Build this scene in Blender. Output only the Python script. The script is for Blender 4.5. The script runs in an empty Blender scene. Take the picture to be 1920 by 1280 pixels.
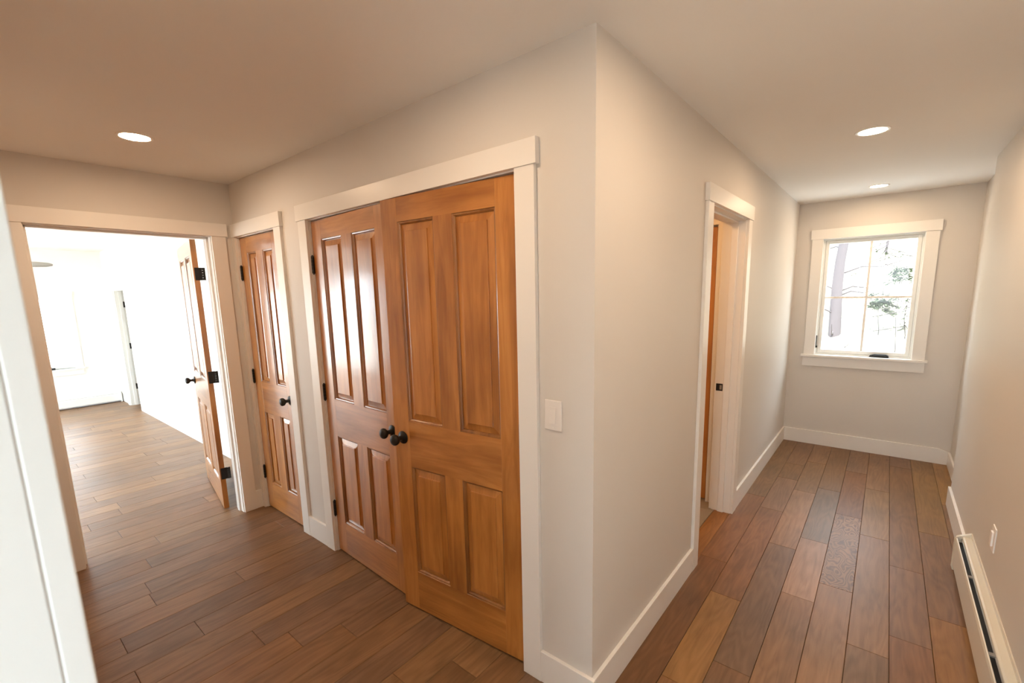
import bpy, math, random
from mathutils import Vector, Matrix
random.seed(7)
S = bpy.context.scene
COL = S.collection

# ------------------------------------------------------------------ camera
FW, FH = 1920, 1280
yaw, pitch, roll = math.radians(39.586), math.radians(-9.2643), math.radians(-1.326)
fwd = Vector((-math.sin(yaw)*math.cos(pitch), math.cos(yaw)*math.cos(pitch), math.sin(pitch)))
rt = Vector((math.cos(yaw), math.sin(yaw), 0)); up = rt.cross(fwd)
R_ = rt*math.cos(roll) + up*math.sin(roll); U_ = -rt*math.sin(roll) + up*math.cos(roll)
camd = bpy.data.cameras.new('camera'); cam = bpy.data.objects.new('camera', camd); COL.objects.link(cam)
cam.matrix_world = Matrix(((R_.x, U_.x, -fwd.x, 0.7665), (R_.y, U_.y, -fwd.y, -1.3836), (R_.z, U_.z, -fwd.z, 1.6195), (0, 0, 0, 1)))
camd.sensor_width = 36; camd.lens = 854.4969/FW*36
camd.shift_x = 3.6978/FW; camd.shift_y = 50.8845/FW
camd.clip_start = .02; camd.clip_end = 300
camd.dof.use_dof = True; camd.dof.focus_distance = 2.6; camd.dof.aperture_fstop = 5.0
S.camera = cam

# ------------------------------------------------------------------ world, sun, exposure
SKY = 16.5
SUN = 24.0
w = bpy.data.worlds.new('world'); S.world = w; w.use_nodes = True
bg = w.node_tree.nodes['Background']; bg.inputs[0].default_value = (0.82, 0.92, 1.0, 1); bg.inputs[1].default_value = SKY
sd = bpy.data.lights.new('sun', 'SUN'); sd.energy = SUN; sd.angle = math.radians(1.0); sd.color = (1, .95, .88)
so = bpy.data.objects.new('sun', sd); COL.objects.link(so)
so.rotation_euler = Vector((-.28, .66, -.92)).to_track_quat('-Z', 'Y').to_euler()
V = S.view_settings
V.view_transform = 'Standard'; V.look = 'None'; V.gamma = 1; V.use_curve_mapping = False
V.exposure = -0.29
CAN = 290.0
try:
    S.cycles.max_bounces = 12; S.cycles.diffuse_bounces = 7; S.cycles.glossy_bounces = 4
    S.cycles.transmission_bounces = 6; S.cycles.sample_clamp_indirect = 12; S.cycles.caustics_reflective = False
    S.cycles.caustics_refractive = False
except Exception: pass

# ------------------------------------------------------------------ materials
def lin(r, g, b):
    f = lambda c: (c/255/12.92) if c/255 <= .04045 else ((c/255+.055)/1.055)**2.4
    return (f(r), f(g), f(b), 1)
def new_mat(name):
    m = bpy.data.materials.new(name); m.use_nodes = True
    return m, m.node_tree.nodes, m.node_tree.links, m.node_tree.nodes['Principled BSDF']
def plain(name, col, rough=.5, metal=0, bump=0, bscale=200, spec=.5, coat=0):
    m, N, L, P = new_mat(name)
    P.inputs['Base Color'].default_value = col; P.inputs['Roughness'].default_value = rough
    P.inputs['Metallic'].default_value = metal; P.inputs['Specular IOR Level'].default_value = spec
    P.inputs['Coat Weight'].default_value = coat
    n = N.new('ShaderNodeTexNoise'); n.inputs['Scale'].default_value = 1.7; n.inputs['Detail'].default_value = 3
    g = N.new('ShaderNodeNewGeometry'); L.new(g.outputs['Position'], n.inputs['Vector'])
    mx = N.new('ShaderNodeMix'); mx.data_type = 'RGBA'
    mx.inputs['A'].default_value = col; mx.inputs['B'].default_value = tuple(c*.955 for c in col[:3]) + (1,)
    L.new(n.outputs['Fac'], mx.inputs['Factor']); L.new(mx.outputs['Result'], P.inputs['Base Color'])
    if bump:
        n2 = N.new('ShaderNodeTexNoise'); n2.inputs['Scale'].default_value = bscale; n2.inputs['Detail'].default_value = 2
        L.new(g.outputs['Position'], n2.inputs['Vector'])
        b = N.new('ShaderNodeBump'); b.inputs['Strength'].default_value = bump; b.inputs['Distance'].default_value = .002
        L.new(n2.outputs['Fac'], b.inputs['Height']); L.new(b.outputs['Normal'], P.inputs['Normal'])
    return m
def ramp(N, stops):
    r = N.new('ShaderNodeValToRGB'); e = r.color_ramp.elements
    e[0].position, e[0].color = stops[0]; e[1].position, e[1].color = stops[-1]
    for p, c in stops[1:-1]:
        k = e.new(p); k.color = c
    return r
def door_wood(name, horiz, dk=1.0):
    m, N, L, P = new_mat(name)
    tc = N.new('ShaderNodeTexCoord'); oi = N.new('ShaderNodeObjectInfo')
    va = N.new('ShaderNodeVectorMath'); va.operation = 'ADD'
    cm = N.new('ShaderNodeCombineXYZ'); ml = N.new('ShaderNodeMath'); ml.operation = 'MULTIPLY'; ml.inputs[1].default_value = 37
    L.new(oi.outputs['Random'], ml.inputs[0])
    for i in range(3): L.new(ml.outputs[0], cm.inputs[i])
    L.new(tc.outputs['Object'], va.inputs[0]); L.new(cm.outputs[0], va.inputs[1])
    mp = N.new('ShaderNodeMapping'); mp.inputs['Scale'].default_value = (1.1, 9, 14) if horiz else (14, 9, 1.1)
    L.new(va.outputs[0], mp.inputs[0])
    n = N.new('ShaderNodeTexNoise'); n.inputs['Scale'].default_value = 1.6; n.inputs['Detail'].default_value = 7
    n.inputs['Roughness'].default_value = .62; n.inputs['Distortion'].default_value = .8
    L.new(mp.outputs[0], n.inputs['Vector'])
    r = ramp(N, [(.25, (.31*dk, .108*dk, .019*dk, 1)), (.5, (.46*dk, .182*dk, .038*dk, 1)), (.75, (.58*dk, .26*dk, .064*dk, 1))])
    L.new(n.outputs['Fac'], r.inputs[0])
    mp2 = N.new('ShaderNodeMapping'); mp2.inputs['Scale'].default_value = (1.2, 3, 4) if horiz else (4, 3, 1.2)
    L.new(va.outputs[0], mp2.inputs[0])
    n2 = N.new('ShaderNodeTexNoise'); n2.inputs['Scale'].default_value = 1.7; n2.inputs['Detail'].default_value = 4
    L.new(mp2.outputs[0], n2.inputs['Vector'])
    r2 = ramp(N, [(.30, (.66, .58, .50, 1)), (.58, (1.07, 1.06, 1.05, 1))]); L.new(n2.outputs['Fac'], r2.inputs[0])
    mx = N.new('ShaderNodeMix'); mx.data_type = 'RGBA'; mx.blend_type = 'MULTIPLY'; mx.inputs['Factor'].default_value = 1
    L.new(r.outputs[0], mx.inputs['A']); L.new(r2.outputs[0], mx.inputs['B'])
    L.new(mx.outputs['Result'], P.inputs['Base Color'])
    P.inputs['Roughness'].default_value = .34; P.inputs['Specular IOR Level'].default_value = .5
    P.inputs['Coat Weight'].default_value = 1; P.inputs['Coat IOR'].default_value = 1.7; P.inputs['Coat Roughness'].default_value = .15
    b = N.new('ShaderNodeBump'); b.inputs['Strength'].default_value = .05; b.inputs['Distance'].default_value = .002
    L.new(n.outputs['Fac'], b.inputs['Height']); L.new(b.outputs['Normal'], P.inputs['Normal'])
    return m
def floor_wood(name, figured=False):
    m, N, L, P = new_mat(name)
    g = N.new('ShaderNodeNewGeometry'); oi = N.new('ShaderNodeObjectInfo')
    cm = N.new('ShaderNodeCombineXYZ'); ml = N.new('ShaderNodeMath'); ml.operation = 'MULTIPLY'; ml.inputs[1].default_value = 53
    L.new(oi.outputs['Random'], ml.inputs[0])
    for i in range(3): L.new(ml.outputs[0], cm.inputs[i])
    va = N.new('ShaderNodeVectorMath'); va.operation = 'ADD'
    L.new(g.outputs['Position'], va.inputs[0]); L.new(cm.outputs[0], va.inputs[1])
    mp = N.new('ShaderNodeMapping'); mp.inputs['Scale'].default_value = (30, 2.2, 1)
    L.new(va.outputs[0], mp.inputs[0])
    n = N.new('ShaderNodeTexNoise'); n.inputs['Scale'].default_value = 1.3; n.inputs['Detail'].default_value = 7
    n.inputs['Roughness'].default_value = .65; n.inputs['Distortion'].default_value = .9
    L.new(mp.outputs[0], n.inputs['Vector'])
    r = ramp(N, [(.25, (.70, .67, .64, 1)), (.5, (.97, .96, .95, 1)), (.8, (1.18, 1.17, 1.15, 1))])
    L.new(n.outputs['Fac'], r.inputs[0])
    # cathedral growth rings
    mpw = N.new('ShaderNodeMapping'); mpw.inputs['Scale'].default_value = (9, 1.3, 1) if not figured else (13, 5.5, 1)
    L.new(va.outputs[0], mpw.inputs[0])
    n3 = N.new('ShaderNodeTexNoise'); n3.inputs['Scale'].default_value = 1.0 if not figured else 1.0; n3.inputs['Detail'].default_value = 1.5
    L.new(mpw.outputs[0], n3.inputs['Vector'])
    mm = N.new('ShaderNodeMath'); mm.operation = 'MULTIPLY'; mm.inputs[1].default_value = 70 if not figured else 95
    L.new(n3.outputs['Fac'], mm.inputs[0])
    sn = N.new('ShaderNodeMath'); sn.operation = 'SINE'; L.new(mm.outputs[0], sn.inputs[0])
    r3 = ramp(N, [(.0, (.90, .885, .87, 1) if not figured else (.52, .48, .44, 1)), (1, (1.03, 1.03, 1.03, 1) if not figured else (1.12, 1.12, 1.12, 1))])
    ad = N.new('ShaderNodeMath'); ad.operation = 'MULTIPLY_ADD'; ad.inputs[1].default_value = .5; ad.inputs[2].default_value = .5
    L.new(sn.outputs[0], ad.inputs[0]); L.new(ad.outputs[0], r3.inputs[0])
    # knots
    mk = N.new('ShaderNodeMapping'); mk.inputs['Scale'].default_value = (6.5, 2.0, .01); L.new(va.outputs[0], mk.inputs[0])
    vo = N.new('ShaderNodeTexVoronoi'); vo.inputs['Scale'].default_value = .55; L.new(mk.outputs[0], vo.inputs['Vector'])
    rk = ramp(N, [(.0, (.42, .38, .36, 1)), (.055, (1, 1, 1, 1))]); L.new(vo.outputs['Distance'], rk.inputs[0])
    # slow blotches
    nb = N.new('ShaderNodeTexNoise'); nb.inputs['Scale'].default_value = 3.0; nb.inputs['Detail'].default_value = 2
    L.new(va.outputs[0], nb.inputs['Vector'])
    rb = ramp(N, [(.3, (.86, .86, .87, 1)), (.7, (1.10, 1.08, 1.05, 1))]); L.new(nb.outputs['Fac'], rb.inputs[0])
    last = oi.outputs['Color']
    hs = N.new('ShaderNodeHueSaturation'); hs.inputs['Hue'].default_value = .505; hs.inputs['Saturation'].default_value = 1.06; hs.inputs['Value'].default_value = .88
    L.new(last, hs.inputs['Color']); last = hs.outputs[0]
    for src in (r, r3, rk, rb):
        mx = N.new('ShaderNodeMix'); mx.data_type = 'RGBA'; mx.blend_type = 'MULTIPLY'; mx.inputs['Factor'].default_value = 1
        L.new(last, mx.inputs['A']); L.new(src.outputs[0], mx.inputs['B']); last = mx.outputs['Result']
    L.new(last, P.inputs['Base Color'])
    P.inputs['Roughness'].default_value = .42; P.inputs['Specular IOR Level'].default_value = .33
    b = N.new('ShaderNodeBump'); b.inputs['Strength'].default_value = .12; b.inputs['Distance'].default_value = .0015
    L.new(n.outputs['Fac'], b.inputs['Height']); L.new(b.outputs['Normal'], P.inputs['Normal'])
    return m
def emit(name, col, s):
    m, N, L, P = new_mat(name)
    P.inputs['Base Color'].default_value = (.8, .8, .8, 1); P.inputs['Emission Color'].default_value = col
    P.inputs['Emission Strength'].default_value = s
    return m
def glass(name):
    m, N, L, P = new_mat(name)
    N.remove(P); out = N['Material Output']
    t = N.new('ShaderNodeBsdfTransparent'); t.inputs[0].default_value = (.97, .985, .98, 1)
    g = N.new('ShaderNodeBsdfGlossy'); g.inputs['Roughness'].default_value = .02
    f = N.new('ShaderNodeFresnel'); f.inputs[0].default_value = 1.45
    ge = N.new('ShaderNodeNewGeometry'); iv = N.new('ShaderNodeMath'); iv.operation = 'SUBTRACT'; iv.inputs[0].default_value = 1
    L.new(ge.outputs['Backfacing'], iv.inputs[1])
    mu = N.new('ShaderNodeMath'); mu.operation = 'MULTIPLY'; L.new(iv.outputs[0], mu.inputs[0]); L.new(f.outputs[0], mu.inputs[1])
    mx = N.new('ShaderNodeMixShader'); L.new(mu.outputs[0], mx.inputs[0]); L.new(t.outputs[0], mx.inputs[1]); L.new(g.outputs[0], mx.inputs[2])
    L.new(mx.outputs[0], out.inputs[0])
    return m
M = {}
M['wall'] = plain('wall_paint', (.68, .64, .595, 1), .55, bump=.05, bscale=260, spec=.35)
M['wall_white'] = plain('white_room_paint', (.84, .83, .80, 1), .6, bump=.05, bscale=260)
M['ceil'] = plain('ceiling_paint', (.83, .81, .78, 1), .8, bump=.06, bscale=220, spec=.2)
M['trim'] = plain('trim_paint', (.82, .79, .75, 1), .33, spec=.45)
M['sash'] = plain('sash_paint', (.80, .80, .77, 1), .3)
M['board'] = plain('white_board_skylight_tint', (.70, .74, .76, 1), .35)  # white trim; the cool tint of the skylight is put into its colour
M['plastic'] = plain('white_plastic', (.80, .76, .72, 1), .3)
M['heater'] = plain('heater_enamel', (.70, .66, .56, 1), .32)
M['damper'] = plain('damper_metal', (.30, .29, .27, 1), .4, metal=.5)
M['fins'] = plain('heater_dark_inside', (.012, .011, .011, 1), .6)
M['black'] = plain('black_hinge_metal', (.010, .009, .009, 1), .45, metal=.2)
M['bronze'] = plain('oil_rubbed_bronze', (.016, .014, .012, 1), .42, metal=.4, bump=.2, bscale=140)
M['doorV'] = door_wood('stained_pine_vertical', False)
M['doorH'] = door_wood('stained_pine_horizontal', True)
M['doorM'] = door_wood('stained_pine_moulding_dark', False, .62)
M['plank'] = floor_wood('oak_plank'); M['plankF'] = floor_wood('oak_plank_figured', True)
M['sub'] = plain('dark_joint_base', (.08, .045, .026, 1), .9)  # dark brown base that shows in the plank joints, also the grout
M['tile'] = plain('grey_tile', (.30, .25, .20, 1), .5, bump=.05, bscale=40)
M['glass'] = glass('window_glass')
M['lens'] = emit('led_lens', (1, .72, .47, 1), CAN)
M['lens2'] = emit('led_lens_far_room', (1, .85, .68, 1), 12)
M['lens3'] = emit('led_lens_bath', (1, .52, .19, 1), 420)
M['fan'] = plain('fan_blade_grey', (.33, .33, .31, 1), .5)
M['bark'] = plain('bark', (.062, .052, .055, 1), .9, bump=.6, bscale=14)
M['twig'] = plain('twig', (.02, .016, .015, 1), .9)
M['leaf'] = plain('foliage', (.055, .078, .038, 1), .8)
M['hill'] = plain('added_slope_litter', (.20, .18, .14, 1), .9, bump=.5, bscale=5)  # surface of the slope added to cut sky light in the corridor
M['ground'] = plain('pale_ground', (.55, .53, .50, 1), .9, bump=.5, bscale=5)
M['siding'] = plain('siding', (.6, .58, .54, 1), .7)

# ------------------------------------------------------------------ mesh helpers
class MB:
    def __init__(s): s.v = []; s.f = []; s.smooth = False
    def box(s, x0, x1, y0, y1, z0, z1):
        if x0 > x1: x0, x1 = x1, x0
        if y0 > y1: y0, y1 = y1, y0
        if z0 > z1: z0, z1 = z1, z0
        b = len(s.v)
        s.v += [(x0, y0, z0), (x1, y0, z0), (x1, y1, z0), (x0, y1, z0), (x0, y0, z1), (x1, y0, z1), (x1, y1, z1), (x0, y1, z1)]
        s.f += [tuple(b+i for i in q) for q in ((3, 2, 1, 0), (4, 5, 6, 7), (0, 1, 5, 4), (1, 2, 6, 5), (2, 3, 7, 6), (3, 0, 4, 7))]
        return s
    def prism(s, prof, axis, a0, a1):
        """extrude a closed 2-D profile along an axis ('x': (y,z), 'y': (x,z), 'z': (x,y))"""
        b = len(s.v); n = len(prof)
        for a in (a0, a1):
            for p, q in prof:
                s.v.append({'x': (a, p, q), 'y': (p, a, q), 'z': (p, q, a)}[axis])
        s.f.append(tuple(range(b, b+n))[::-1]); s.f.append(tuple(range(b+n, b+2*n)))
        for i in range(n):
            j = (i+1) % n; s.f.append((b+i, b+j, b+n+j, b+n+i))
        return s
    def lathe(s, prof, axis='z', seg=28, org=(0, 0, 0), cap=True):
        """prof: list of (radius, height) revolved about the axis"""
        b = len(s.v); n = len(prof)
        for r, h in prof:
            for k in range(seg):
                a = 2*math.pi*k/seg; c, d = r*math.cos(a), r*math.sin(a)
                p = {'z': (c, d, h), 'y': (c, h, d), 'x': (h, c, d)}[axis]
                s.v.append((p[0]+org[0], p[1]+org[1], p[2]+org[2]))
        for i in range(n-1):
            for k in range(seg):
                l = (k+1) % seg
                s.f.append((b+i*seg+k, b+i*seg+l, b+(i+1)*seg+l, b+(i+1)*seg+k))
        if cap:
            s.f.append(tuple(b+k for k in range(seg))[::-1]); s.f.append(tuple(b+(n-1)*seg+k for k in range(seg)))
        s.smooth = True
        return s
    def ringstack(s, x0, x1, z0, z1, steps, sy=1, flip=False, close=True):
        """nested rectangles in the XZ plane: steps = [(inset, y)]"""
        b = len(s.v)
        for ins, y in steps:
            s.v += [(x0+ins, y, z0+ins), (x1-ins, y, z0+ins), (x1-ins, y, z1-ins), (x0+ins, y, z1-ins)]
        n = len(steps)
        for i in range(n-1):
            for k in range(4):
                l = (k+1) % 4
                q = (b+i*4+k, b+i*4+l, b+(i+1)*4+l, b+(i+1)*4+k)
                s.f.append(q[::-1] if flip else q)
        if close:
            q = tuple(b+(n-1)*4+k for k in range(4)); s.f.append(q[::-1] if flip else q)
        return s
    def build(s, name, mat, parent=None, bevel=0, kind=None, label=None, cat=None, group=None, loc=None):
        me = bpy.data.meshes.new(name); me.from_pydata(s.v, [], s.f); me.validate()
        import bmesh
        bm = bmesh.new(); bm.from_mesh(me); bmesh.ops.recalc_face_normals(bm, faces=bm.faces); bm.to_mesh(me); bm.free()
        me.materials.append(M[mat] if isinstance(mat, str) else mat)
        if s.smooth:
            for p in me.polygons: p.use_smooth = True
        o = bpy.data.objects.new(name, me); COL.objects.link(o)
        if loc: o.location = loc
        if parent: o.parent = parent
        if s.smooth:
            md = o.modifiers.new('e', 'EDGE_SPLIT'); md.split_angle = math.radians(40)
        if bevel:
            md = o.modifiers.new('b', 'BEVEL'); md.width = bevel; md.segments = 2; md.limit_method = 'ANGLE'; md.angle_limit = math.radians(50)
        return tag(o, label, cat, group, kind)
def tag(o, label=None, cat=None, group=None, kind=None):
    if label: o['label'] = label
    if cat: o['category'] = cat
    if group: o['group'] = group
    if kind: o['kind'] = kind
    return o
def empty(name, loc=(0, 0, 0), rz=0, **k):
    o = bpy.data.objects.new(name, None); COL.objects.link(o); o.location = loc; o.rotation_euler = (0, 0, rz)
    o.empty_display_size = .05
    return tag(o, **k)
ST = 'structure'
def copy_tree(o, parent=None):
    c = o.copy(); COL.objects.link(c); c.parent = parent
    for ch in [x for x in COL.objects if x.parent == o]: copy_tree(ch, c)
    return c

# ------------------------------------------------------------------ dimensions (metres; corner of the two walls at the origin)
H = 2.44; T = .13
LA = 2.957; LB = 4.167; W = 1.2415; YE = 3.127; XR = 1.316
TB = .016; TC = .018; HB = .142
A0, A1 = -1.872, -.3245; B0, B1 = -2.911, -2.285; D0, D1 = -1.072, -.153; E0, E1 = 1.239, 2.027
OH = 2.07; CW = .09; HC = .088; HD = .0125
WL, WR, WB, WT = .225, .975, .942, 2.083
YS = -1.366                    # hall face of the near wall on the left
XS = .27                       # its end, beside the camera
XF = -9.05; YR = .25; YW = -3.5; YK = -3.75
G = .013                       # wall opening is this much wider than the casing (jamb thickness less reveal)

# ------------------------------------------------------------------ room shell
mb = MB()
mb.box(-LA+0, B0-G, 0, T, 0, H).box(B0-G, B1+G, 0, T, OH+G, H).box(B1+G, A0-G, 0, T, 0, H).box(A0-G, A1+G, 0, T, OH+G, H).box(A1+G, 0, 0, T, 0, H)
mb.box(-LA, -T, .70, .80, 0, H)
mb.build('wall_closets', 'wall', kind=ST)
mb = MB()
mb.box(-T, 0, T, E0-G, 0, H).box(-T, 0, E0-G, E1+G, OH+G, H).box(-T, 0, E1+G, LB, 0, H)
mb.build('wall_corridor', 'wall', kind=ST)
mb = MB()
mb.box(-LA-T, -LA, D1+G, .8, 0, H).box(-LA-T, -LA, D0-G, D1+G, OH+G, H).box(-LA-T, -LA, YK, D0-G, 0, H)
mb.build('wall_left', 'wall', kind=ST)
mb = MB()
mb.box(-T, WL-G, LB, LB+.15, 0, H).box(WR+G, XR+.15, LB, LB+.15, 0, H).box(WL-G, WR+G, LB, LB+.15, 0, WB-.02).box(WL-G, WR+G, LB, LB+.15, WT+G, H)
mb.build('wall_far', 'wall', kind=ST)
MB().box(W, W+.2, YK, -3.4, 0, H).box(W, W+.2, -3.4, -2.15, 0, .7).box(W, W+.2, -3.4, -2.15, 2.0, H).box(W, W+.2, -2.15, YE, 0, H).box(XR, W+.2, YE, LB, 0, H).build('wall_right', 'wall', kind=ST)  # includes the opening for the added side window behind the camera
MB().box(-LA, XS, YS-T, YS, 0, H).build('wall_near_left', 'wall', kind=ST)
# room behind the camera
mb = MB(); bx0, bx1, bz0, bz1 = -1.5, 1.12, .25, 2.12
mb.box(-LA-T, bx0, YK-.15, YK, 0, H).box(bx1, W+.2, YK-.15, YK, 0, H).box(bx0, bx1, YK-.15, YK, 0, bz0).box(bx0, bx1, YK-.15, YK, bz1, H)
mb.build('wall_back', 'wall', kind=ST)
# bright room beyond the left doorway
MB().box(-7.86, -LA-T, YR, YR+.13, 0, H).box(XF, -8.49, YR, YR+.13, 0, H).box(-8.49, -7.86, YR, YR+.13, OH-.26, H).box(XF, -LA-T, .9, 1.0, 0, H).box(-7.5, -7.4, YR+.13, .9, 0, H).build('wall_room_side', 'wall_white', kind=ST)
FW0, FW1 = -1.55, -.25; FZ0, FZ1 = .63, 1.75; FV0, FV1 = -3.4, -1.95
mb = MB(); X0, X1 = XF-.15, XF
mb.box(X0, X1, FV1, 1.0, 0, FZ0).box(X0, X1, YW-.15, FV0, 0, FZ0).box(X0, X1, FV0, FV1, 0, .06).box(X0, X1, YW-.15, 1.0, FZ1, H).box(X0, X1, YW-.15, FV0, FZ0, FZ1).box(X0, X1, FV1, FW0, FZ0, FZ1).box(X0, X1, FW1, 1.0, FZ0, FZ1)
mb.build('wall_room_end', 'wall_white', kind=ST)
SX0, SX1, SZ0, SZ1 = -8.93, -3.7, .06, 2.12
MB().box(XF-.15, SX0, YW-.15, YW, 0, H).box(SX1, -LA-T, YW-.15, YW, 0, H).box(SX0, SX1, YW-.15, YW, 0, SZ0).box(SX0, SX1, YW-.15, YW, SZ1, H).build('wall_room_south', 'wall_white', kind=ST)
# small tiled room off the corridor
BY = 2.14
MB().box(-2.2, -T, BY+.035, BY+.15, 0, H).box(-.205+G, -T, BY, BY+.035, 0, H).box(-2.2, -.205-.77, BY, BY+.035, 0, H).box(-.205-.77, -.205+G, BY, BY+.035, OH+G, H).build('wall_tiled_room', 'wall', kind=ST)
MB().box(-2.3, -2.2, .8, BY+.15, 0, H).build('wall_tiled_room_end', 'wall', kind=ST)
# ceiling and ground under the floor
MB().box(XF-.3, W+.35, YK-.3, 1.2, H, H+.2).box(-2.4, W+.35, 1.2, LB+.3, H, H+.2).build('ceiling', 'ceil', kind=ST)
fl = MB().box(XF-.15, W+.2, YK-.15, 1.0, -.2, -.012).box(-2.3, W+.2, 1.0, LB+.15, -.2, -.012).build('floor', 'sub', kind=ST)

# ------------------------------------------------------------------ floor planks
seams = [1.353, 1.2025] + [1.2025-.1503*k for k in range(1, 8)]
x = 0.0
seams += [0.0]
while x > XF:
    x -= .15402; seams.append(x)
known = {1.05: [1.48, 2.50], .90: [1.20, 1.905, 3.84], .75: [1.02, 2.23, 3.13], .60: [1.47, 2.48, 3.48], .45: [1.256, 1.958, 2.92],
         .30: [.545, 1.765, 2.77, 3.55], .15: [.33, 1.037, 2.28, 2.99, 3.40], 0.0: [1.36, 2.475], 1.20: [.9, 3.10],
         -.62: [-.172], -1.24: [-.356], -1.55: [-.655], -1.855: [-.812], -2.01: [-1.08], -2.163: [-.51], -2.31: [-.897], -2.77: [-.813],
         -3.08: [-.697], -3.39: [-.842], -3.545: [-.26], -3.85: [-.757], -3.70: [-.961], -4.31: [-.835], -5.08: [-.796], -4.93: [-.265], -5.55: [-.787], -5.86: [-.005]}
kc = {  # colours of planks that can be recognised in the photograph (column, index) -> linear base
 (1.05, 0): (.36, .175, .062), (1.05, 1): (.215, .115, .062), (1.05, 2): (.29, .16, .062),
 (.90, 0): (.26, .12, .063), (.90, 1): (.235, .13, .082), (.90, 2): (.225, .115, .055),
 (.75, 0): (.225, .125, .07), (.75, 1): (.29, .165, .098), (.75, 2): (.31, .18, .09),
 (.60, 0): (.335, .18, .098), (.60, 1): (.33, .19, .12), (.60, 2): (.225, .10, .05),
 (.45, 0): (.31, .165, .092), (.45, 1): (.42, .26, .185), (.45, 2): (.21, .15, .11), (.45, 3): (.22, .12, .06),
 (.30, 0): (.20, .105, .062), (.30, 1): (.19, .115, .078), (.30, 2): (.40, .225, .13), (.30, 3): (.25, .14, .07),
 (.15, 0): (.28, .13, .06), (.15, 1): (.40, .205, .082), (.15, 2): (.27, .125, .062), (.15, 3): (.30, .17, .105), (.15, 4): (.22, .12, .06),
 (0.0, 0): (.19, .08, .038), (0.0, 1): (.27, .12, .055), (0.0, 2): (.235, .135, .07), (1.20, 1): (.22, .12, .06), (1.20, 2): (.38, .20, .07)}
tones = [(.27, .15, .085), (.24, .13, .072), (.30, .17, .098), (.215, .118, .068), (.25, .15, .10), (.285, .15, .075), (.20, .11, .065), (.33, .19, .105), (.23, .14, .095)]
def plank(x0, x1, y0, y1, col, mat='plank', parent=fl, mbj=None):
    g = .0008; c = .0012; z = -.0005*random.random()
    m = mbj or MB(); b = len(m.v)
    x0 += g; x1 -= g; y0 += g; y1 -= g
    m.v += [(x0, y0, -.0118), (x1, y0, -.0118), (x1, y1, -.0118), (x0, y1, -.0118), (x0, y0, z-c), (x1, y0, z-c), (x1, y1, z-c), (x0, y1, z-c),
            (x0+c, y0+c, z), (x1-c, y0+c, z), (x1-c, y1-c, z), (x0+c, y1-c, z)]
    m.f += [tuple(b+i for i in q) for q in ((8, 9, 10, 11), (4, 5, 9, 8), (5, 6, 10, 9), (6, 7, 11, 10), (7, 4, 8, 11), (0, 1, 5, 4), (1, 2, 6, 5), (2, 3, 7, 6), (3, 0, 4, 7))]
    if mbj: return
    me = bpy.data.meshes.new('plank'); me.from_pydata(m.v, [], m.f); me.materials.append(M[mat])
    o = bpy.data.objects.new('plank', me); COL.objects.link(o); o.parent = parent; mu = (.265, .143, .077); o.color = (*[c_*.68+m_*.32 for c_, m_ in zip(col, mu)], 1)
def cuts(kx, ya, yb):
    ks = [e for e in kx if ya+.02 < e < yb-.02]
    if not kx:
        e = ya + random.uniform(.25, 1.5); ks = []
        while e < yb-.12: ks.append(e); e += random.uniform(.8, 1.7)
    return [ya] + ks + [yb]
for i in range(len(seams)-1):
    x1, x0 = seams[i], seams[i+1]
    key = min(known, key=lambda k: abs(k-x0)); kx = known[key] if abs(key-x0) < .03 else []
    if x1 <= .001 and x1 > -LA-T: ya, yb = YS-.10, .10
    elif x1 > .001: ya, yb = YS-.10, LB+.02
    else: ya, yb = -1.75, YR+.02
    X1 = min(x1, XR+.03); X0 = max(x0, XF)
    if x0 < -LA-T and x1 > -LA-T: X0 = x0
    c = cuts(kx, ya, yb)
    if x0 < -3.1 and x0 > -9: c = cuts(kx, ya, yb)
    for j in range(len(c)-1):
        col = kc.get((key, j)) if kx else None
        if col is None:
            t = random.choice(tones); f = random.uniform(.88, 1.1); col = tuple(a*f for a in t)
        plank(X0, X1, c[j], c[j+1], col, 'plankF' if (key == .60 and kx and j == 1) else 'plank')
# floor that the photograph does not show plank by plank: rest of the bright room, room behind the camera
rest = MB()
for i in range(len(seams)-1):
    x1, x0 = seams[i], max(seams[i+1], XF)
    ya, yb = (YK, YS-.10) if x1 > -LA-T else (YW, -1.75)
    y = ya
    while y < yb-.05:
        e = min(yb, y+random.uniform(.7, 1.8)); plank(x0, min(x1, W), y, e, None, mbj=rest); y = e
o = rest.build('plank', 'plank', parent=fl, kind='stuff'); o.color = (.27, .155, .09, 1)
plank(-.107, .0, E0-.02, E1+.02, (.36, .16, .06))
rest = MB(); rest.box(-8.6, -7.7, YR+.02, .9, -.01, 0); o = rest.build('closet_floorboard', 'plank', parent=fl); o.color = (.27, .155, .09, 1)
# tiles of the small room (top just below the oak)
MB().box(-2.2, -.108, .8, BY+.04, -.0117, -.008).build('grout', 'sub', parent=fl)
ty = .8
while ty < BY:
    tx = -.109
    while tx > -2.2:
        MB().box(max(tx-.30, -2.2)+.0015, tx-.0015, ty+.0015, min(ty+.60, BY+.04)-.0015, -.008, -.002).build('tile', 'tile', parent=fl)
        tx -= .30
    ty += .60

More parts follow.
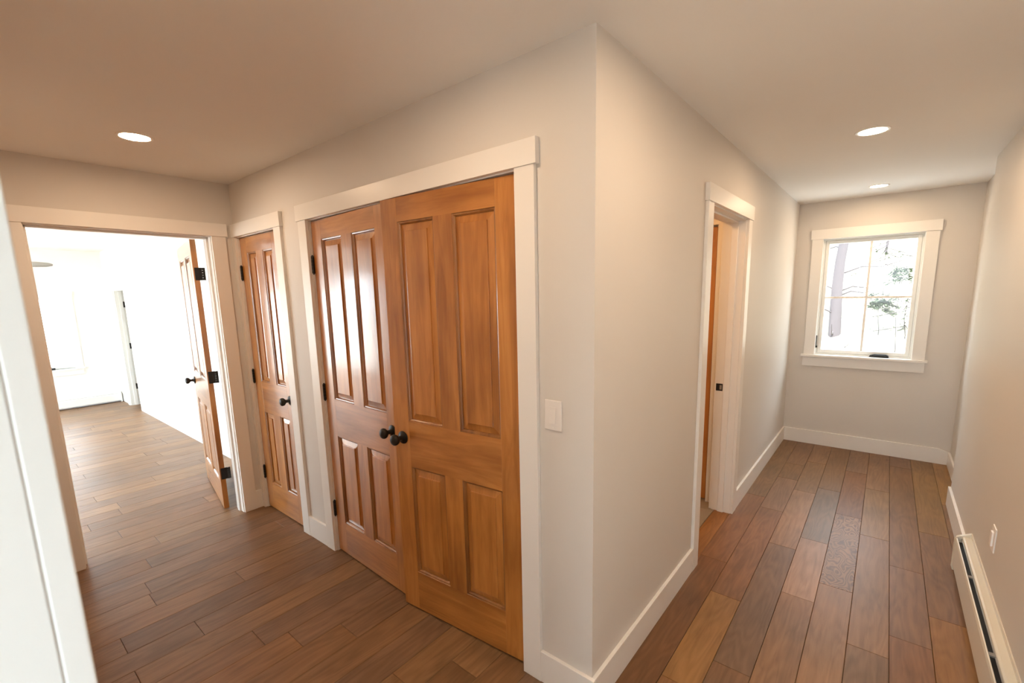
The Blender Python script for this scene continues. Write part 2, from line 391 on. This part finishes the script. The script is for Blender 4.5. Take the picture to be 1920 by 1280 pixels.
# ------------------------------------------------------------------ trims around openings
def frame_local(name, w, h, depth, stop=None, stop_side=1, cut_left=None, right_cw=CW, inner=False, strike=None, head_l=HD):
    """casing + jamb in local coords: opening x 0..w, wall face at y=0, casing towards -y, jamb runs to y=depth"""
    root = empty(name, kind=ST)
    lc = cut_left if cut_left is not None else CW
    MB().box(-lc, 0, -TC, 0, 0, h).build('casing_leg', 'trim', root, bevel=.0012)
    MB().box(w, w+right_cw, -TC, 0, 0, h).build('casing_leg', 'trim', root, bevel=.0012)
    MB().box(-lc-(HD if cut_left is None else 0), w+right_cw+(head_l if right_cw == CW else 0), -TC-.006, 0, h, h+HC).build('head_casing', 'trim', root, bevel=.0012)
    r = .005
    MB().box(-G, r*1.0, 0, depth, 0, h).build('jamb', 'trim', root)
    MB().box(w-r, w+G, 0, depth, 0, h).build('jamb', 'trim', root)
    MB().box(-G, w+G, 0, depth, h-r, h+G-.001).build('head_jamb', 'trim', root)
    if stop:
        s0, s1 = stop
        MB().box(r, r+.012, s0, s1, 0, h-r).build('door_stop', 'trim', root, bevel=.002)
        MB().box(w-r-.012, w-r, s0, s1, 0, h-r).build('door_stop', 'trim', root, bevel=.002)
        MB().box(r, w-r, s0, s1, h-r-.012, h-r).build('door_stop', 'trim', root, bevel=.002)
    if inner:
        MB().box(-CW, 0, depth, depth+TC, 0, h).build('casing_leg', 'trim', root, bevel=.0012)
        MB().box(w, w+CW, depth, depth+TC, 0, h).build('casing_leg', 'trim', root, bevel=.0012)
        MB().box(-CW, w+CW, depth, depth+TC, h, h+HC).build('head_casing', 'trim', root, bevel=.0012)
    return root
t1 = frame_local('trim_1', A1-A0, OH, T, stop=(.051, .086)); t1.location = (A0, 0, 0)
t2 = frame_local('trim_2', B1-B0, OH, T, stop=(.051, .086), cut_left=LA+B0); t2.location = (B0, 0, 0)
# left doorway: local +x -> world +y, local -y -> world +x
t3 = frame_local('trim_3', D1-D0, OH, T, stop=(.045, .085), inner=True); t3.location = (-LA, D0, 0); t3.rotation_euler = (0, 0, math.pi/2)
t4 = frame_local('trim_4', E1-E0, OH, T, stop=(.045, .085), inner=True); t4.location = (0, E0, 0); t4.rotation_euler = (0, 0, math.pi/2)
sp = MB().box(E1-E0-.0065, E1-E0-.004, .092, .137, .905, .957).build('strike_plate', 'black', t4, label='black metal strike plate on the jamb', bevel=.001)
MB().box(E1-E0-.0072, E1-E0-.0060, .098, .112, .915, .947).build('latch_hole', 'tile', sp)
# end casing of the near wall beside the camera
t5 = empty('trim_5', kind=ST)
MB().box(XS-.07, XS+.002, YS, YS+.018, 0, H).build('casing_leg', 'board', t5, bevel=.0015)
MB().box(XS, XS+.0015, YS-.05, YS-.0012, 0, H).build('edge_board', 'board', t5, bevel=.0015)
MB().box(XS, XS+.0015, YS-T, YS-.052, 0, H).build('edge_board', 'board', t5, bevel=.0015)

# ------------------------------------------------------------------ baseboards
def base(name, *boxes):
    root = empty(name, kind=ST)
    for b in boxes: MB().box(*b, 0, HB).build('board', 'trim', root, bevel=.0015)
base('baseboard_closets', (A1+CW, TB, -TB, 0), (B1+CW, A0-CW, -TB, 0))
base('baseboard_corridor', (0, TB, 0, E0-CW), (0, TB, E1+CW, LB-TB))
base('baseboard_left', (-LA, -LA+TB, D1+CW, -TC), (-LA, -LA+TB, YS, D0-CW))
bf = empty('baseboard_far', kind=ST)
prof = [(0, 0), (1.30, 0), (1.30, .118), (1.236, HB), (0, HB)]
MB().prism(prof, 'y', LB-TB, LB).build('board', 'trim', bf, bevel=.0015)
prof = [(LB, 0), (3.2, 0), (3.2, .118), (LB-TB, .118), (LB, .118)]
MB().prism(prof, 'x', 1.30, XR).build('board', 'trim', bf, bevel=.0015)
base('baseboard_right', (W-TB, W, 2.075, YE))

# ------------------------------------------------------------------ doors
def hinge_parts(root, z, sgn, thin=.035):
    """hinge at the door's hinge edge: knuckle in front of the face plus its leaf; local front is -y"""
    h = MB()
    for k in range(5):
        h.lathe([(.0080, z-.050+k*.020+.0006), (.0080, z-.050+(k+1)*.020-.0006)], 'z', 14, (-sgn*.0005, -.008, 0))
    h.lathe([(.004, z-.056), (.0045, z+.056)], 'z', 10, (-sgn*.0005, -.008, 0))
    o = h.build('hinge', 'black', root, label='black butt hinge')
    MB().box(-sgn*.0030, -sgn*.0006, -.0125, .010, z-.050, z+.050).build('leaf', 'black', o)
    MB().box(-sgn*.0004, sgn*.0012, -.006, .010, z-.050, z+.050).build('leaf', 'black', o)
    return o
def knob(root, x, z, yf=0, back=None):
    k = MB().lathe([(.0, yf), (.031, yf), (.0325, yf-.003), (.031, yf-.006), (.024, yf-.009), (.0135, yf-.014), (.0105, yf-.022), (.0110, yf-.032), (.017, yf-.038),
                    (.0245, yf-.045), (.0275, yf-.054), (.0265, yf-.062), (.021, yf-.068), (.011, yf-.0715), (.0, yf-.0725)], 'y', 30, (x, 0, z), cap=False)
    o = k.build('knob', 'bronze', root, label='round black bronze knob on a round rosette')
    return o
PZ = ((.220, .790), (1.020, 1.955))
def door(name, w, sgn, loc, rz, kn=True, stile=.105, mull=.105, z0=.010, h=2.052, t=.035, hinges=True, label=None):
    root = empty(name, loc, rz, kind=ST, label=label, cat='door')
    X = lambda u: sgn*u
    ztop = z0+h-.002
    MB().box(X(0), X(stile), 0, t, z0, ztop).build('stile', 'doorV', root, bevel=.0012)
    MB().box(X(w-stile), X(w), 0, t, z0, ztop).build('stile', 'doorV', root, bevel=.0012)
    for a, b in ((z0, PZ[0][0]), (PZ[0][1], PZ[1][0]), (PZ[1][1], ztop)):
        MB().box(X(stile), X(w-stile), .0002, t-.0002, a, b).build('rail', 'doorH', root)
    pw = (w-2*stile-mull)/2
    for a, b in PZ:
        MB().box(X(stile+pw), X(stile+pw+mull), .0003, t-.0003, a, b).build('mullion', 'doorV', root)
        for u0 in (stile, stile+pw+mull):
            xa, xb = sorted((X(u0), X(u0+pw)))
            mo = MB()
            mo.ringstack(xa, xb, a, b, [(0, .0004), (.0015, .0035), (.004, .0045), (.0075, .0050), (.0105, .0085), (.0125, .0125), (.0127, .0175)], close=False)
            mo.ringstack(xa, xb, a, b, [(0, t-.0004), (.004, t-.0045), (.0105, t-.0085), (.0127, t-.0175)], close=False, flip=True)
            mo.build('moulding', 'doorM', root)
            p = MB()
            p.ringstack(xa, xb, a, b, [(.0126, .0150), (.0150, .0146), (.043, .0092), (.0434, .0036), (.0450, .0028)])
            p.ringstack(xa, xb, a, b, [(.0126, t-.0145), (.042, t-.0068), (.0425, t-.0040)], flip=True)
            p.build('panel', 'doorV', root)
    if hinges:
        for z in (1.816, 1.053, .293): hinge_parts(root, z, sgn)
    if kn: knob(root, X(w-.060), .933)
    return root
door('door_1', .610, 1, (B0+.007, .013, 0), 0, label='narrow stained wooden closet door nearest the corner, shut')
door('door_2', .762, 1, (A0+.007, .013, 0), math.radians(-2.3), label='left leaf of the double closet doors, bright reflection on it')
door('door_3', .762, -1, (A1-.010, .013, 0), math.radians(5), label='right leaf of the double closet doors, standing slightly proud')
d4 = door('door_4', .880, -1, (-3.125, -.236, 0), math.radians(-10), hinges=False, label='wooden door standing open into the bright room on the left')
for z in (1.816, 1.053, .293):
    h = MB()
    h.box(.0003, .0025, .008, .036, z-.045, z+.045)
    o = h.build('hinge', 'black', d4, label='black butt hinge', bevel=.0008)
    MB().box(-.002, .001, .036, .052, z-.045, z+.045).build('leaf', 'black', o)
    k = MB()
    for q in range(5):
        k.lathe([(.006, z-.045+q*.018+.0008), (.006, z-.045+(q+1)*.018-.0008)], 'z', 12, (.004, .056, 0))
    k.build('knuckle', 'black', o)
    MB().box(.003, .006, .060, .072, z-.045, z+.045).build('leaf', 'black', o)
door('door_5', .755, -1, (-.212, BY+.012, 0), 0, hinges=False, label='stained wooden door glimpsed inside the orange-lit small room')
t6 = empty('trim_6', kind=ST)
MB().box(-.202, -T-.0005, BY-TC, BY, 0, OH).build('casing_leg', 'trim', t6, bevel=.0012)
MB().box(-.202-.77-CW, -.202-.77, BY-TC, BY, 0, OH).build('casing_leg', 'trim', t6, bevel=.0012)
MB().box(-.202-.77-CW, -T-.0005, BY-TC, BY, OH, OH+HC).build('head_casing', 'trim', t6, bevel=.0012)
# doorway of the far closet in the bright room
t7 = empty('trim_7', kind=ST); zc = OH-.26
MB().box(-8.4895, -8.472, YR-.001, YR+.129, 0, zc).build('jamb', 'sash', t7)
MB().box(-8.472, -8.460, YR+.045, YR+.085, 0, zc).build('door_stop', 'sash', t7)
MB().box(-7.878, -7.8605, YR-.001, YR+.129, 0, zc).build('jamb', 'sash', t7)
MB().box(-8.60, -8.495, YR-.018, YR, 0, zc).build('casing_leg', 'sash', t7)
for z in (1.60, .95, .30):
    MB().box(-8.472, -8.467, YR+.088, YR+.128, z-.045, z+.045).build('hinge', 'black', t7, label='black hinge leaf')

# ------------------------------------------------------------------ window at the end of the corridor
wn = empty('window_1', kind=ST)
yc = LB-TC
MB().box(.133, WL, yc, LB, WB, WT).build('casing_leg', 'trim', wn, bevel=.0012)
MB().box(WR, 1.065, yc, LB, WB, WT).build('casing_leg', 'trim', wn, bevel=.0012)
MB().box(.121, 1.077, yc-.006, LB, WT, 2.175).build('head_casing', 'trim', wn, bevel=.0012)
MB().box(.112, 1.086, yc-.028, LB, WB-.022, WB).build('stool', 'trim', wn, bevel=.003)
MB().box(WL-G, WR+G, LB, LB+.075, WB-.020, WB).build('stool', 'trim', wn)
MB().box(.128, 1.070, yc, LB, .825, WB-.022).build('apron', 'trim', wn, bevel=.0012)
JD = .075
MB().box(WL-G, WL+.003, LB, LB+JD, WB, WT).build('jamb', 'sash', wn)
MB().box(WR-.003, WR+G, LB, LB+JD, WB, WT).build('jamb', 'sash', wn)
MB().box(WL, WR, LB, LB+JD, WT-.003, WT+G-.001).build('head_jamb', 'sash', wn)
def ring(m, x0, x1, z0, z1, wd, y0, y1, wb=None):
    wb = wb or wd
    m.box(x0, x0+wd, y0, y1, z0, z1); m.box(x1-wd, x1, y0, y1, z0, z1); m.box(x0+wd, x1-wd, y0, y1, z1-wd, z1); m.box(x0+wd, x1-wd, y0, y1, z0, z0+wb)
    return m
ring(MB(), WL+.003, WR-.003, WB, WT-.003, .014, LB+.035, LB+JD+.03).build('window_frame', 'sash', wn, bevel=.001)
ring(MB(), WL+.018, WR-.018, WB+.015, WT-.018, .030, LB+.045, LB+.085, .034).build('sash', 'sash', wn, bevel=.003)
gx0, gx1, gz0, gz1 = WL+.048, WR-.048, WB+.049, WT-.048
xm, zm = (gx0+gx1)/2, (gz0+gz1)/2
MB().box(xm-.009, xm+.009, LB+.054, LB+.076, gz0, gz1).build('muntin', 'trim', wn)
MB().box(gx0, gx1, LB+.055, LB+.075, zm-.009, zm+.009).build('muntin', 'trim', wn)
for a, b in ((gx0, xm-.009), (xm+.009, gx1)):
    for c, d in ((gz0, zm-.009), (zm+.009, gz1)):
        MB().box(a, b, LB+.063, LB+.067, c, d).build('pane', 'glass', wn)
op = MB().prism([(.665, WB), (.815, WB), (.812, WB+.018), (.790, WB+.030), (.705, WB+.030), (.672, WB+.018)], 'y', LB+.008, LB+.042).build('crank_operator', 'black', wn, bevel=.003, label='black folding crank operator')
MB().box(.70, .79, LB+.0, LB+.012, WB+.010, WB+.022).build('crank_handle', 'black', op, bevel=.004)
lk = MB().box(WL+.003, WL+.011, LB+.014, LB+.026, 1.02, 1.135).build('lock_lever', 'black', wn, bevel=.002, label='black sash lock lever')
MB().box(WL+.003, WL+.017, LB+.010, LB+.030, 1.01, 1.03).build('lever_base', 'black', lk, bevel=.002)

def big_window(name, axis, p, a0, a1, z0, z1, n, rows=1, inside=1):
    """window in a wall; axis 'y' = wall runs along y at x=p, 'x' = wall runs along x at y=p"""
    r = empty(name, kind=ST)
    def bx(u0, u1, d0, d1, za, zb, nm, mt, bev=0):
        q = sorted((p+d0*inside, p+d1*inside))
        m = MB().box(q[0], q[1], u0, u1, za, zb) if axis == 'y' else MB().box(u0, u1, q[0], q[1], za, zb)
        return m.build(nm, mt, r, bevel=bev)
    cw = .085
    bx(a0-cw, a0, 0, .018, z0, z1, 'casing_leg', 'sash'); bx(a1, a1+cw, 0, .018, z0, z1, 'casing_leg', 'sash')
    bx(a0-cw-.01, a1+cw+.01, 0, .022, z1, z1+cw, 'head_casing', 'sash')
    if z0 > .2:
        bx(a0-cw-.02, a1+cw+.02, -.05, .04, z0-.02, z0, 'stool', 'sash'); bx(a0-cw, a1+cw, 0, .018, z0-.10, z0-.02, 'apron', 'sash')
    wd = (a1-a0)/n
    for k in range(n):
        b0, b1 = a0+k*wd, a0+(k+1)*wd
        f = .05
        bx(b0, b0+f, -.11, -.05, z0, z1, 'sash', 'sash'); bx(b1-f, b1, -.11, -.05, z0, z1, 'sash', 'sash')
        bx(b0+f, b1-f, -.11, -.05, z0, z0+f, 'sash', 'sash'); bx(b0+f, b1-f, -.11, -.05, z1-f, z1, 'sash', 'sash')
        bx(b0+f, b1-f, -.083, -.078, z0+f, z1-f, 'pane', 'glass')
    return r
w2 = big_window('window_2', 'y', XF, FW0, FW1, FZ0, FZ1, 2)
MB().box(XF+.0, XF+.045, -.62, -.49, FZ0+.003, FZ0+.035).build('crank_operator', 'black', w2, bevel=.004)
big_window('window_3', 'y', XF, FV0, FV1, .06, FZ1, 2)
big_window('window_4', 'x', YW, SX0, SX1, SZ0, SZ1, 4)
big_window('window_6_added', 'y', W, -3.4, -2.15, .7, 2.0, 2, inside=-1)  # unseen window, added to throw cool daylight on the near edge boards
big_window('window_5', 'x', YK, bx0, bx1, bz0, bz1, 3)

# ------------------------------------------------------------------ electric: switch, outlet, lights
def plate(name, loc, rz, kind, label, cat):
    r = empty(name, loc, rz, label=label, cat=cat)
    w_, h_ = .0385, .0585
    MB().prism([(-w_, -h_), (w_, -h_), (w_, h_), (-w_, h_)], 'y', -.006, 0).build('plate', 'plastic', r, bevel=.0035)
    if kind == 'switch':
        MB().prism([(-.0145, -.0325), (.0145, -.0325), (.0145, .0325), (-.0145, .0325)], 'y', -.0075, -.004).build('surround', 'plastic', r, bevel=.001)
        MB().prism([(-.0065, .031), (-.0125, -.031), (-.0070, -.031), (-.0070, .031)], 'x', -.0130, .0130).build('rocker', 'plastic', r, bevel=.0006)
    else:
        MB().prism([(-.0165, -.034), (.0165, -.034), (.0165, .034), (-.0165, .034)], 'y', -.014, -.004).build('rocker', 'plastic', r, bevel=.002)
    for z in (-.048, .048):
        MB().lathe([(0, -.0068), (.0028, -.0068), (.0028, -.0055)], 'y', 12, (0, 0, z), cap=False).build('screw', 'plastic', r)
    return r
plate('light_switch', (-.1695, 0, 1.167), 0, 'switch', 'white rocker light switch on the wall right of the closet', 'switch')
plate('wall_outlet', (W, 1.545, .447), -math.pi/2, 'outlet', 'white wall plate above the baseboard heater', 'outlet')

def can(x, y, mat, lab, grp, rr=.062):
    r = empty('ceiling_light', (x, y, H), 0, label=lab, cat='ceiling light', group=grp)
    MB().lathe([(rr, -.0035), (rr+.004, -.0055), (rr+.014, -.004), (rr+.017, 0)], 'z', 40, cap=False).build('trim_ring', 'plastic', r)
    MB().lathe([(0, -.004), (rr+.001, -.0035)], 'z', 40, cap=False).build('lens', mat, r)
    return r
can(-2.215, -.68, 'lens', 'lit recessed ceiling light over the hall in front of the closets', 'recessed ceiling lights')
can(.625, 1.886, 'lens', 'lit recessed ceiling light in the corridor beside the inner doorway', 'recessed ceiling lights')
can(.625, 3.657, 'lens', 'lit recessed ceiling light at the corridor end near the window', 'recessed ceiling lights', .056)
can(.625, .115, 'lens', 'lit recessed ceiling light at the near end of the corridor', 'recessed ceiling lights')
can(-.40, -.72, 'lens', 'lit recessed ceiling light near the outside corner of the wall', 'recessed ceiling lights')
can(-6.87, -.07, 'lens2', 'recessed ceiling light in the bright room, right one', 'recessed lights of the bright room')
can(-6.49, -.72, 'lens2', 'recessed ceiling light in the bright room, left one at the door head', 'recessed lights of the bright room')
can(-.75, 1.45, 'lens3', 'warm ceiling light of the small tiled room', 'small room light')

# ------------------------------------------------------------------ baseboard heater on the right wall
def heater(name, loc, rz, L, label, body='heater'):
    """local: wall face at y=0, body to -y, runs x 0..L"""
    r = empty(name, loc, rz, label=label, cat='heater')
    MB().box(0, L, -.004, 0, .012, .235).build('back_plate', body, r)
    MB().prism([(-.004, .214), (-.030, .212), (-.037, .208), (-.0385, .202), (-.036, .201), (-.034, .206), (-.028, .2085), (-.004, .2095)], 'x', 0, L).build('top_hood', body, r)
    MB().prism([(-.0415, .196), (-.030, .204), (-.029, .202), (-.040, .194)], 'x', .012, L-.012).build('damper', 'damper', r)
    MB().box(.012, L-.012, -.056, -.006, .035, .176).build('heating_element', 'fins', r)
    MB().prism([(-.0585, .200), (-.0625, .198), (-.066, .186), (-.066, .045), (-.062, .030), (-.0595, .030), (-.0635, .046), (-.0635, .185), (-.0605, .195), (-.057, .198)], 'x', 0, L).build('front_panel', body, r)
    for x in (0, L):
        a, b = (x-.004, x+.016) if x == 0 else (x-.016, x+.004)
        MB().prism([(0, .0), (-.062, .0), (-.0685, .020), (-.0685, .188), (-.062, .204), (-.048, .214), (-.034, .219), (-.006, .236), (0, .236)], 'x', a, b).build('end_cap', body, r, bevel=.003)
    x = .45
    while x < L-.1:
        MB().box(x, x+.022, -.060, -.036, .192, .199).build('bracket', 'damper', r); x += .62
    return r
heater('baseboard_heater', (W, 2.075, 0), -math.pi/2, 3.2, 'long cream metal baseboard heater along the right wall')
heater('baseboard_heater', (XF, -1.8, 0), math.pi/2, 2.03, 'white baseboard heater under the window of the bright room', 'sash').scale = (1, 1, .72)

# ------------------------------------------------------------------ ceiling fan in the bright room
fx, fy = -6.0, -1.26
fan = empty('ceiling_fan', (fx, fy, 0), 0, label='ceiling fan with grey blades seen through the left doorway', cat='fan')
MB().lathe([(.0, 2.44), (.07, 2.44), (.065, 2.39), (.02, 2.37), (.0, 2.37)], 'z', 24, cap=False).build('canopy', 'sash', fan)
MB().lathe([(.012, 2.38), (.012, 2.14)], 'z', 12).build('downrod', 'sash', fan)
MB().lathe([(0, 2.15), (.05, 2.145), (.11, 2.11), (.115, 2.04), (.09, 2.0), (.05, 1.985), (0, 1.98)], 'z', 28, cap=False).build('motor', 'sash', fan)
for k in range(3):
    a = math.radians(93+120*k); b = MB(); c, s = math.cos(a), math.sin(a)
    out = [(.10, -.05), (.20, -.062), (.45, -.070), (.56, -.060), (.615, -.03), (.625, 0), (.60, .035), (.52, .058), (.35, .062), (.10, .05)]
    b.prism([(u*c-v*s, u*s+v*c) for u, v in out], 'z', 2.030, 2.040)
    b.v = [(X, Y, Z + (-X*s+Y*c)*.42) for X, Y, Z in b.v]
    b.build('blade', 'fan', fan, bevel=.003)

# ------------------------------------------------------------------ outdoors
gr = MB(); n = 24
for i in range(n+1):
    for j in range(n+1):
        X = -60+120*i/n; Y = -60+120*j/n
        d = 0
        gr.v.append((X, Y, -.35 + .62*d + .06*math.sin(i*1.7)*math.cos(j*2.3)))
for i in range(n):
    for j in range(n):
        a = i*(n+1)+j; gr.f.append((a, a+n+1, a+n+2, a+1))
gr.build('ground', 'ground', kind=ST)
hl = MB(); rnd = random.Random(4)
for i in range(41):
    for j in range(21):
        X = -30+60*i/40; d = 18*j/20
        hl.v.append((X, 7.2+d, -.42 + .62*d + (rnd.uniform(-.12, .12) if j else 0)))
for i in range(40):
    for j in range(20):
        a = i*21+j; hl.f.append((a, a+21, a+22, a+1))
hl.build('added_slope', 'hill', kind=ST)  # added slope, raised to hold back sky light from the corridor window
def trunk(m, pts):
    seg = 12; b = len(m.v)
    for (x, y, z, r) in pts:
        for k in range(seg):
            a = 2*math.pi*k/seg; rr = r*(1+.12*math.sin(3*a+z*2))
            m.v.append((x+rr*math.cos(a), y+rr*math.sin(a), z))
    for i in range(len(pts)-1):
        for k in range(seg):
            l = (k+1) % seg; m.f.append((b+i*seg+k, b+i*seg+l, b+(i+1)*seg+l, b+(i+1)*seg+k))
    m.smooth = True
    return m
def tree(x, y, h, r, lean, label, foliage=0, fz=(.5, 1), seed=1, fr=1.0):
    rnd = random.Random(seed)
    t = empty('tree', (x, y, 0), 0, label=label, cat='tree', group='trees beyond the corridor window')
    pts = [(lean*(z/h)**1.3 + .03*math.sin(z*2), .02*math.cos(z), z-.5, r*(1.25 if z == 0 else 1)*(1-.75*z/h)) for z in [h*k/14 for k in range(15)]]
    trunk(MB(), pts).build('trunk', 'bark', t)
    b = MB()
    for k in range(16):
        f = rnd.uniform(.15, .95); z = f*h; a = rnd.uniform(0, 6.28); l = rnd.uniform(.4, 1.3)*fr; x0 = lean*f**1.3
        p = []
        for q in range(5):
            s = q/4; p.append((x0+l*s*math.cos(a), l*s*math.sin(a), z-.5+.25*s*l+.05*math.sin(q*2.), .018*(1-.8*s)))
        bb = len(b.v)
        for (X, Y, Z, rr) in p:
            for c in range(5): b.v.append((X+rr*math.cos(c*1.257)*math.sin(a), Y+rr*math.cos(c*1.257)*-math.cos(a), Z+rr*math.sin(c*1.257)))
        for i in range(4):
            for c in range(5): d = (c+1) % 5; b.f.append((bb+i*5+c, bb+i*5+d, bb+(i+1)*5+d, bb+(i+1)*5+c))
    b.build('branches', 'bark', t, kind='stuff')
    if foliage:
        l = MB()
        for k in range(foliage):
            f = rnd.uniform(*fz); a = rnd.uniform(0, 6.28); rr = rnd.uniform(.1, 1.1)*fr*(1.15-f*.7)
            cx, cy, cz = lean*f**1.3+rr*math.cos(a), rr*math.sin(a), f*h-.5+rnd.uniform(-.1, .1)
            s = rnd.uniform(.02, .05); u = rnd.uniform(0, 6.28); v = rnd.uniform(-.8, .8)
            du = Vector((math.cos(u), math.sin(u), v)).normalized()*s*1.6; dv = du.cross(Vector((.3, .2, 1))).normalized()*s*.7
            c = Vector((cx, cy, cz)); q = len(l.v)
            l.v += [tuple(c-du), tuple(c-dv), tuple(c+du), tuple(c+dv)]; l.f.append((q, q+1, q+2, q+3))
        l.build('foliage', 'leaf', t, kind='stuff')
def hz(y): return -.42+.62*(y-7.2)
tree(-.02, 9.0, 6, .115, .26, 'broad leaning tree trunk seen through the left window panes', seed=3)
tree(.62, 11.5, 6, .035, .1, 'thin bare tree just left of the window middle bar', seed=5)
def bush(x, y, zc, n, rad, label, seed):
    rnd = random.Random(seed); z0 = hz(y)-.1
    t = empty('evergreen_bush', (x, y, z0), 0, label=label, cat='bush', group='evergreens on the slope beyond the window')
    hgt = zc-z0+rad*.8
    trunk(MB(), [(.02*math.sin(k), .02*math.cos(k*2), hgt*k/8, .007*(1-.6*k/8)) for k in range(9)]).build('stem', 'twig', t)
    b = MB(); l = MB()
    for k in range(12):
        a = rnd.uniform(0, 6.28); z = zc-z0+rnd.uniform(-rad, rad*.6); ln = rad*rnd.uniform(.6, 1.5); q = len(b.v)
        for s_ in (0, 1):
            for c in range(4): b.v.append((ln*s_*math.cos(a)+.006*math.cos(c*1.571)*math.sin(a), ln*s_*math.sin(a), z-.10*s_+.006*math.sin(c*1.571)))
        for c in range(4): d = (c+1) % 4; b.f.append((q+c, q+d, q+4+d, q+4+c))
        for m_ in range(n//12):
            f = rnd.uniform(.25, 1.05); c = Vector((ln*f*math.cos(a)+rnd.gauss(0, .035), ln*f*math.sin(a)+rnd.gauss(0, .035), z-.10*f+rnd.gauss(0, .022)))
            s2 = rnd.uniform(.012, .026); u = rnd.uniform(0, 6.28)
            du = Vector((math.cos(u), math.sin(u), rnd.uniform(-.5, .5))).normalized()*s2*1.8; dv = du.cross(Vector((.3, .2, 1))).normalized()*s2*.7
            q = len(l.v); l.v += [tuple(c-du), tuple(c-dv), tuple(c+du), tuple(c+dv)]; l.f.append((q, q+1, q+2, q+3))
    b.build('branches', 'twig', t, kind='stuff'); l.build('foliage', 'leaf', t, kind='stuff')
bush(.66, 9.0, 1.42, 1500, .19, 'dense low evergreen bush behind the middle bar of the window', 9)
bush(.90, 8.3, 1.86, 420, .13, 'small evergreen clump in the upper right window pane', 12)
bush(.66, 9.9, 2.28, 110, .30, 'bare twiggy bush at the top of the right window pane', 14)
bush(1.02, 8.9, 1.22, 150, .34, 'sparse twiggy bush low in the right window pane', 21)
bush(.20, 10.6, 1.75, 60, .25, 'sparse bush between the two tree trunks in the left pane', 25)
